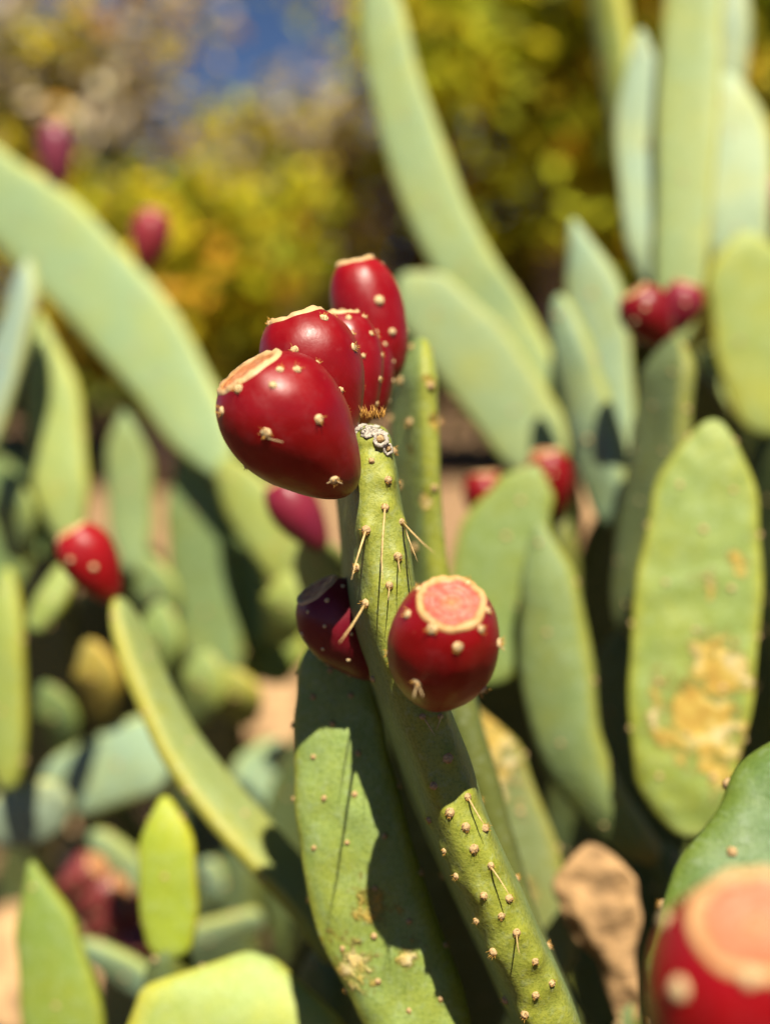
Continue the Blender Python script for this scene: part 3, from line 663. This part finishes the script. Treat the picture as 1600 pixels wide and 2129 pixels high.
pad(st, [(1440, 1735, .735), (1425, 1600, .735), (1435, 1420, .74), (1450, 1230, .745), (1465, 1050, .75), (1484, 872, .755)], [.017, .031, .038, .0385, .033, .018], .010, 12, (.225, .285, .07), 80, 60, wob=.035, lump=.0018, ends=(.10, .15), areoles=dict(sp=.028, scale=1.0), butt=.5,
    scars=[((1455, 1500, .72), .030, .95), ((1485, 1400, .725), .022, .85), ((1500, 1310, .73), .011, .66), ((1420, 1560, .72), .018, .62), ((1530, 1170, .735), .010, .6), ((1470, 1220, .73), .012, .57), ((1480, 1600, .72), .016, .6)])
down(st, P(1442, 1730, .74), .5, .1, .02)
fr = thing('prickly_pear', 'cactus with a drooping pale pad at the right edge', 'cactus', (.95, 1.5, 0))
pad(fr, [(1700, 1100, 1.25), (1600, 1050, 1.25), (1540, 1030, 1.26)], [.02, .03, .015], .014, 10, GREEN)
pad(fr, [(1480, 730, 1.22), (1520, 790, 1.20), (1560, 870, 1.19)], [.02, .034, .018], .013, 15, YG)
pad(fr, [(1560, 1010, 1.3), (1500, 850, 1.26), (1470, 720, 1.24)], [.03, .04, .02], .014, 30, OLIVE)
pad(fr, [(1650, 1500, 1.15), (1610, 1420, 1.15), (1580, 1330, 1.15)], [.02, .03, .015], .014, 10, LIME)
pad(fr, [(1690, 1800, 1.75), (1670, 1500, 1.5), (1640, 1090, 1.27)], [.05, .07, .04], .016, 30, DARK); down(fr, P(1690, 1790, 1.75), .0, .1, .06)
fruit_px(fr, (1612, 470, 1.30), (1592, 370), 0, 70, tint=MAG, seed=13); pad(fr, [(1660, 1100, 1.32), (1640, 760, 1.32), (1612, 460, 1.31)], [.03, .05, .02], .014, 40, GREEN)

# ================================================================== left cacti
dg = thing('prickly_pear', 'cactus with broad pale pad slanting across the upper left', 'cactus', (-.3, 1.45, 0))
pad(dg, [(470, 985, 1.13), (385, 840, 1.15), (265, 670, 1.17), (110, 500, 1.20), (-60, 360, 1.22), (-200, 250, 1.24)], [.020, .036, .044, .045, .040, .020], .011, 8, (.27, .36, .19), 44, 34, butt=.4, areoles=dict(sp=.04))
pad(dg, [(690, 1260, 1.08), (600, 1150, 1.09), (530, 1060, 1.11), (462, 955, 1.125)], [.024, .030, .026, .018], .013, 15, (.27, .31, .08))
fruit_px(dg, (122, 392, 1.202), (114, 258), 0, 72, tint=(.20, .03, .05), seed=21, auto=False)
fruit_px(dg, (302, 562, 1.175), (320, 440), 0, 82, tint=(.27, .025, .03), seed=22, auto=False)
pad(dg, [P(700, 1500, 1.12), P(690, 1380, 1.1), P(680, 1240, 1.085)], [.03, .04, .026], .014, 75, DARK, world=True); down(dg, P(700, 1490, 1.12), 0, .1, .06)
fruit_px(dg, (672, 1142, .80), (575, 1005), 0, 104, tint=(.20, .012, .03), seed=23, auto=False)
pad(dg, [(700, 1330, .98), (690, 1230, .9), (665, 1125, .81)], [.02, .03, .018], .012, 30, (.15, .2, .1))
h1 = thing('prickly_pear', 'cactus with bent yellow rimmed pad and single red fruit at left', 'cactus', (-.05, .95, 0))
pad(h1, near_edge([(690, 2010, .70, .018), (605, 1885, .70, .020), (472, 1735, .71, .021), (358, 1585, .73, .020), (280, 1425, .75, .018), (222, 1245, .77, .013)], .3), [.018, .020, .021, .020, .018, .013], [.0070, .0075, .0075, .0072, .0070, .006], -70, (.24, .28, .10), 60, 44, n=3.0, world=True, areoles=dict(sp=.028, scale=.8), ends=(.06, .10))
fruit_px(h1, (240, 1252, .785), (158, 1100), 10, 114, tint=(.30, .003, .006), seed=31, px_areoles=[(146, 1165, .9), (195, 1180, .9), (120, 1125, .7)])
down(h1, P(690, 2005, .74), .05, .15, .05)
hb = thing('prickly_pear', 'pale yellow green pad cluster standing at the left behind the single fruit', 'cactus', (-.5, 1.4, 0))
pad(hb, [(148, 1130, 1.10), (128, 1000, 1.10), (112, 840, 1.11), (82, 650, 1.12)], [.014, .027, .028, .010], .014, 10, (.30, .36, .12), ends=(.1, .3))
pad(hb, [(-40, 950, 1.05), (5, 780, 1.05), (45, 640, 1.05), (60, 540, 1.06)], [.02, .025, .020, .01], .013, 40, (.27, .36, .32))
pad(hb, [(285, 1190, 1.20), (272, 1080, 1.20), (268, 960, 1.195), (262, 850, 1.19)], [.014, .024, .024, .011], .014, 10, (.25, .33, .16))
pad(hb, [(455, 1420, 1.20), (430, 1250, 1.195), (410, 1080, 1.185), (385, 930, 1.18)], [.028, .035, .032, .014], .015, 10, (.20, .27, .11))
pad(hb, [(540, 1340, 1.20), (510, 1160, 1.195), (485, 1000, 1.185)], [.02, .026, .014], .015, 25, (.18, .25, .09))
pad(hb, [(-30, 1250, 1.4), (0, 1100, 1.4), (20, 930, 1.41)], [.04, .055, .03], .014, 15, (.14, .2, .07))
pad(hb, [(60, 1160, 1.15), (70, 1080, 1.15), (60, 980, 1.16)], [.022, .030, .016], .014, 10, (.17, .24, .09))
pad(hb, [(20, 1640, .95), (15, 1500, .95), (10, 1330, .95), (15, 1180, .96)], [.012, .018, .017, .010], .012, 20, YG)
pad(hb, [(70, 1310, .98), (105, 1250, .98), (150, 1170, .99)], [.010, .014, .010], .011, 20, (.24, .3, .09))
pad(hb, [(310, 1230, 1.28), (300, 1190, 1.28), (305, 1130, 1.28)], [.015, .025, .015], .013, 10, (.22, .28, .09))
for a, b, c, d, l, tt in [(305, 1420, 335, 1250, 1.06, (.20, .27, .09)), (205, 1490, 185, 1330, 1.08, (.34, .26, .05)), (395, 1500, 430, 1350, 1.07, (.22, .28, .09)), (575, 1330, 600, 1190, 1.06, (.27, .32, .08)), (500, 1500, 470, 1390, 1.10, (.30, .30, .07)), (340, 1330, 300, 1150, 1.14, (.19, .26, .11)), (130, 1560, 90, 1420, 1.12, (.13, .19, .07)), (30, 1160, 15, 980, 1.10, (.20, .27, .11))]:
    pad(hb, [(a, b, l+.03), ((a+c)/2+8, (b+d)/2, l), (c, d, l)], [.014, .024, .010], .010, 18, tt)
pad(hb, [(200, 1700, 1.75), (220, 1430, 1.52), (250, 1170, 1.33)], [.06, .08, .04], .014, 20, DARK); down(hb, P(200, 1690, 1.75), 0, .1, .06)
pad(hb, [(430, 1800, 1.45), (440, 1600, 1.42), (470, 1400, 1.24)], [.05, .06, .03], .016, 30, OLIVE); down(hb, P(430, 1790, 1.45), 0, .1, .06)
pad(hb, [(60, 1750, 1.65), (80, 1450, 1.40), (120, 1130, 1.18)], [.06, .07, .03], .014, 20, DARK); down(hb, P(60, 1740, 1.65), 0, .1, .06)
for a, b, c, d, l in [(560, 1420, 585, 1260, 1.22), (480, 1480, 470, 1340, 1.28), (330, 1480, 380, 1330, 1.45)]:
    pad(hb, [(a, b, l), ((a+c)/2, (b+d)/2, l), (c, d, l)], [.02, .034, .018], .014, 12, rng.choice([LIME, YG, (.24, .3, .07)]))
lo = thing('prickly_pear', 'low cactus of pale bluish pads near the lower left ground', 'cactus', (-.5, 1.3, 0))
pad(lo, [(95, 1640, 1.15), (190, 1615, 1.12), (300, 1570, 1.10), (370, 1560, 1.10)], [.025, .034, .036, .022], .016, 12, (.27, .37, .27), ends=(.15, .15))
pad(lo, [(130, 1640, 1.0), (70, 1690, 1.0), (-30, 1720, 1.0)], [.018, .030, .024], .014, 15, (.29, .36, .28))
pad(lo, [(500, 1690, 1.2), (550, 1620, 1.2), (590, 1540, 1.2)], [.024, .034, .02], .014, 10, (.27, .37, .25))
pad(lo, [(320, 1880, 1.1), (262, 1800, 1.1), (190, 1730, 1.1)], [.012, .017, .012], .013, 15, (.22, .30, .18))
pad(lo, [(455, 1860, 1.15), (440, 1820, 1.15), (430, 1785, 1.15)], [.010, .015, .010], .009, 30, (.22, .32, .24))
pad(lo, [(545, 1905, 1.0), (440, 1945, 1.0), (325, 1975, 1.0)], [.012, .017, .012], .010, 25, (.24, .31, .18))
pad(lo, [(360, 2085, .95), (270, 2025, .95), (165, 1960, .95)], [.011, .016, .011], .010, 25, (.22, .32, .22))
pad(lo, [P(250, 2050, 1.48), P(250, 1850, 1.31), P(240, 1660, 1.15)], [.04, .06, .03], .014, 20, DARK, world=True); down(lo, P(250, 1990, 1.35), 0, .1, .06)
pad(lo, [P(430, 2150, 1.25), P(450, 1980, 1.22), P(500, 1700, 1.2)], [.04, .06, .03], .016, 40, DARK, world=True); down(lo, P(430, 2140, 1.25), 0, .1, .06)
lm = thing('prickly_pear', 'bright lime green upright pad low on the left', 'cactus', (-.35, 1.0, 0))
pad(lm, [(355, 1990, .735), (352, 1880, .735), (348, 1770, .735), (342, 1655, .74)], [.014, .019, .018, .008], .011, 8, LIME, ends=(.1, .22), areoles=dict(sp=.03, scale=.8)); down(lm, P(355, 1985, .735), 0, .2, .025)
ll = thing('prickly_pear', 'pointed green pad with yellow rim in the lower left corner', 'cactus', (-.4, .8, 0))
pad(ll, [(150, 2260, .78), (130, 2110, .78), (100, 1950, .785), (65, 1790, .79)], [.022, .028, .023, .008], .011, 10, (.19, .26, .05), ends=(.1, .3), areoles=dict(sp=.03, scale=.8)); down(ll, P(150, 2250, .78), 0, .1, .04)
bt = thing('prickly_pear', 'broad sunlit yellow green pad at the bottom left of centre', 'cactus', (-.1, .8, 0))
pad(bt, [(420, 2420, .66), (470, 2280, .665), (510, 2120, .67), (540, 1980, .68)], [.045, .066, .062, .030], .014, 6, (.30, .36, .10), 44, 34, wob=.05, ends=(.1, .35), areoles=dict(sp=.032, scale=.9)); down(bt, P(420, 2410, .66), 0, .1, .05)

# ================================================================== things on the ground
dp = thing('dried_pad', 'shrivelled tan dead cactus pad at the lower right', 'dried pad', (.55, 1.15, 0))
pad(dp, [(1310, 2125, .74), (1285, 2010, .738), (1250, 1900, .735), (1235, 1830, .735), (1225, 1755, .735)], [.007, .010, .0235, .025, .015], .009, 12, mat=M_DRIED, name='husk', wob=.26, ends=(.1, .3), lump=.006, rings=44, segs=36); down(dp, P(1310, 2120, .74), .1, .1, .015)
def gp(px, py):
    d = P(px, py, 1)-CAM; return CAM+d*(-CAM.z/d.z)
for i, (px, py, s, lab) in enumerate([(545, 1490, .13, 'tan rock showing between the pads left of the focused cactus'), (590, 1400, .11, 'ochre rock behind the tan rock at left'), (520, 1240, .30, 'pinkish boulder behind the slanting pad'), (115, 1500, .09, 'small brown stone in the dark gap at left'), (1190, 1100, .26, 'tan boulder right of the pointed pad'), (20, 2080, .06, 'orange stone at the lower left corner'), (1400, 1720, .07, 'brown stone beside the yellow pad base'), (60, 1990, .09, 'pinkish tan rock left of the fallen fruits'), (250, 2045, .08, 'pale orange rock under the fallen fruits'), (650, 1560, .10, 'warm tan rock behind the bumpy pad'), (1210, 1500, .14, 'brown rock in the dark gap right of the curved pad'), (1120, 2060, .09, 'tan rock below the weathered pad'), (1270, 1960, .07, 'small ochre stone behind the dead pad'), (1190, 1740, .06, 'pale stone under the curved pad'), (180, 2080, .06, 'small tan stone beside the pointed corner pad'), (330, 1500, .10, 'tan stone behind the bent rimmed pad'), (160, 1800, .08, 'dusty stone under the pale bluish pads')]):
    p = gp(px, py+20); o = link('rock', rock_mesh(i*7.3, s, s*.8, s*.75), loc=(p.x, p.y, s*.2), mat=M_ROCK); o.rotation_euler = (0, 0, i*1.1)
    tag(o, lab, 'rock', 'rocks among the cacti')
SHR = (.20, .035, .03)
for i, (a, b, c, d, lab) in enumerate([(150, 1890, 210, 1860, 'shrivelled red fruit lying at left of the lime pad'), (215, 1930, 280, 1950, 'wrinkled dark red fruit next to the lime pad'), (175, 1930, 240, 1900, 'dull red fruit in the middle of the fallen fruit pile'), (255, 1915, 305, 1890, 'small maroon fruit at the right end of the fallen fruit pile'), (120, 1860, 160, 1830, 'pinkish withered fruit at the left end of the fallen fruit pile')]):
    t = thing('fallen_fruit', lab, 'fruit', P(a, b, 1.05), 'fallen fruits on low pads')
    fruit(t, P(a, b, 1.05), P(c, d, 1.04)-P(a, b, 1.05), .055, .036, SHR, seed=i*3+40, shrivel=.25, name='flesh')
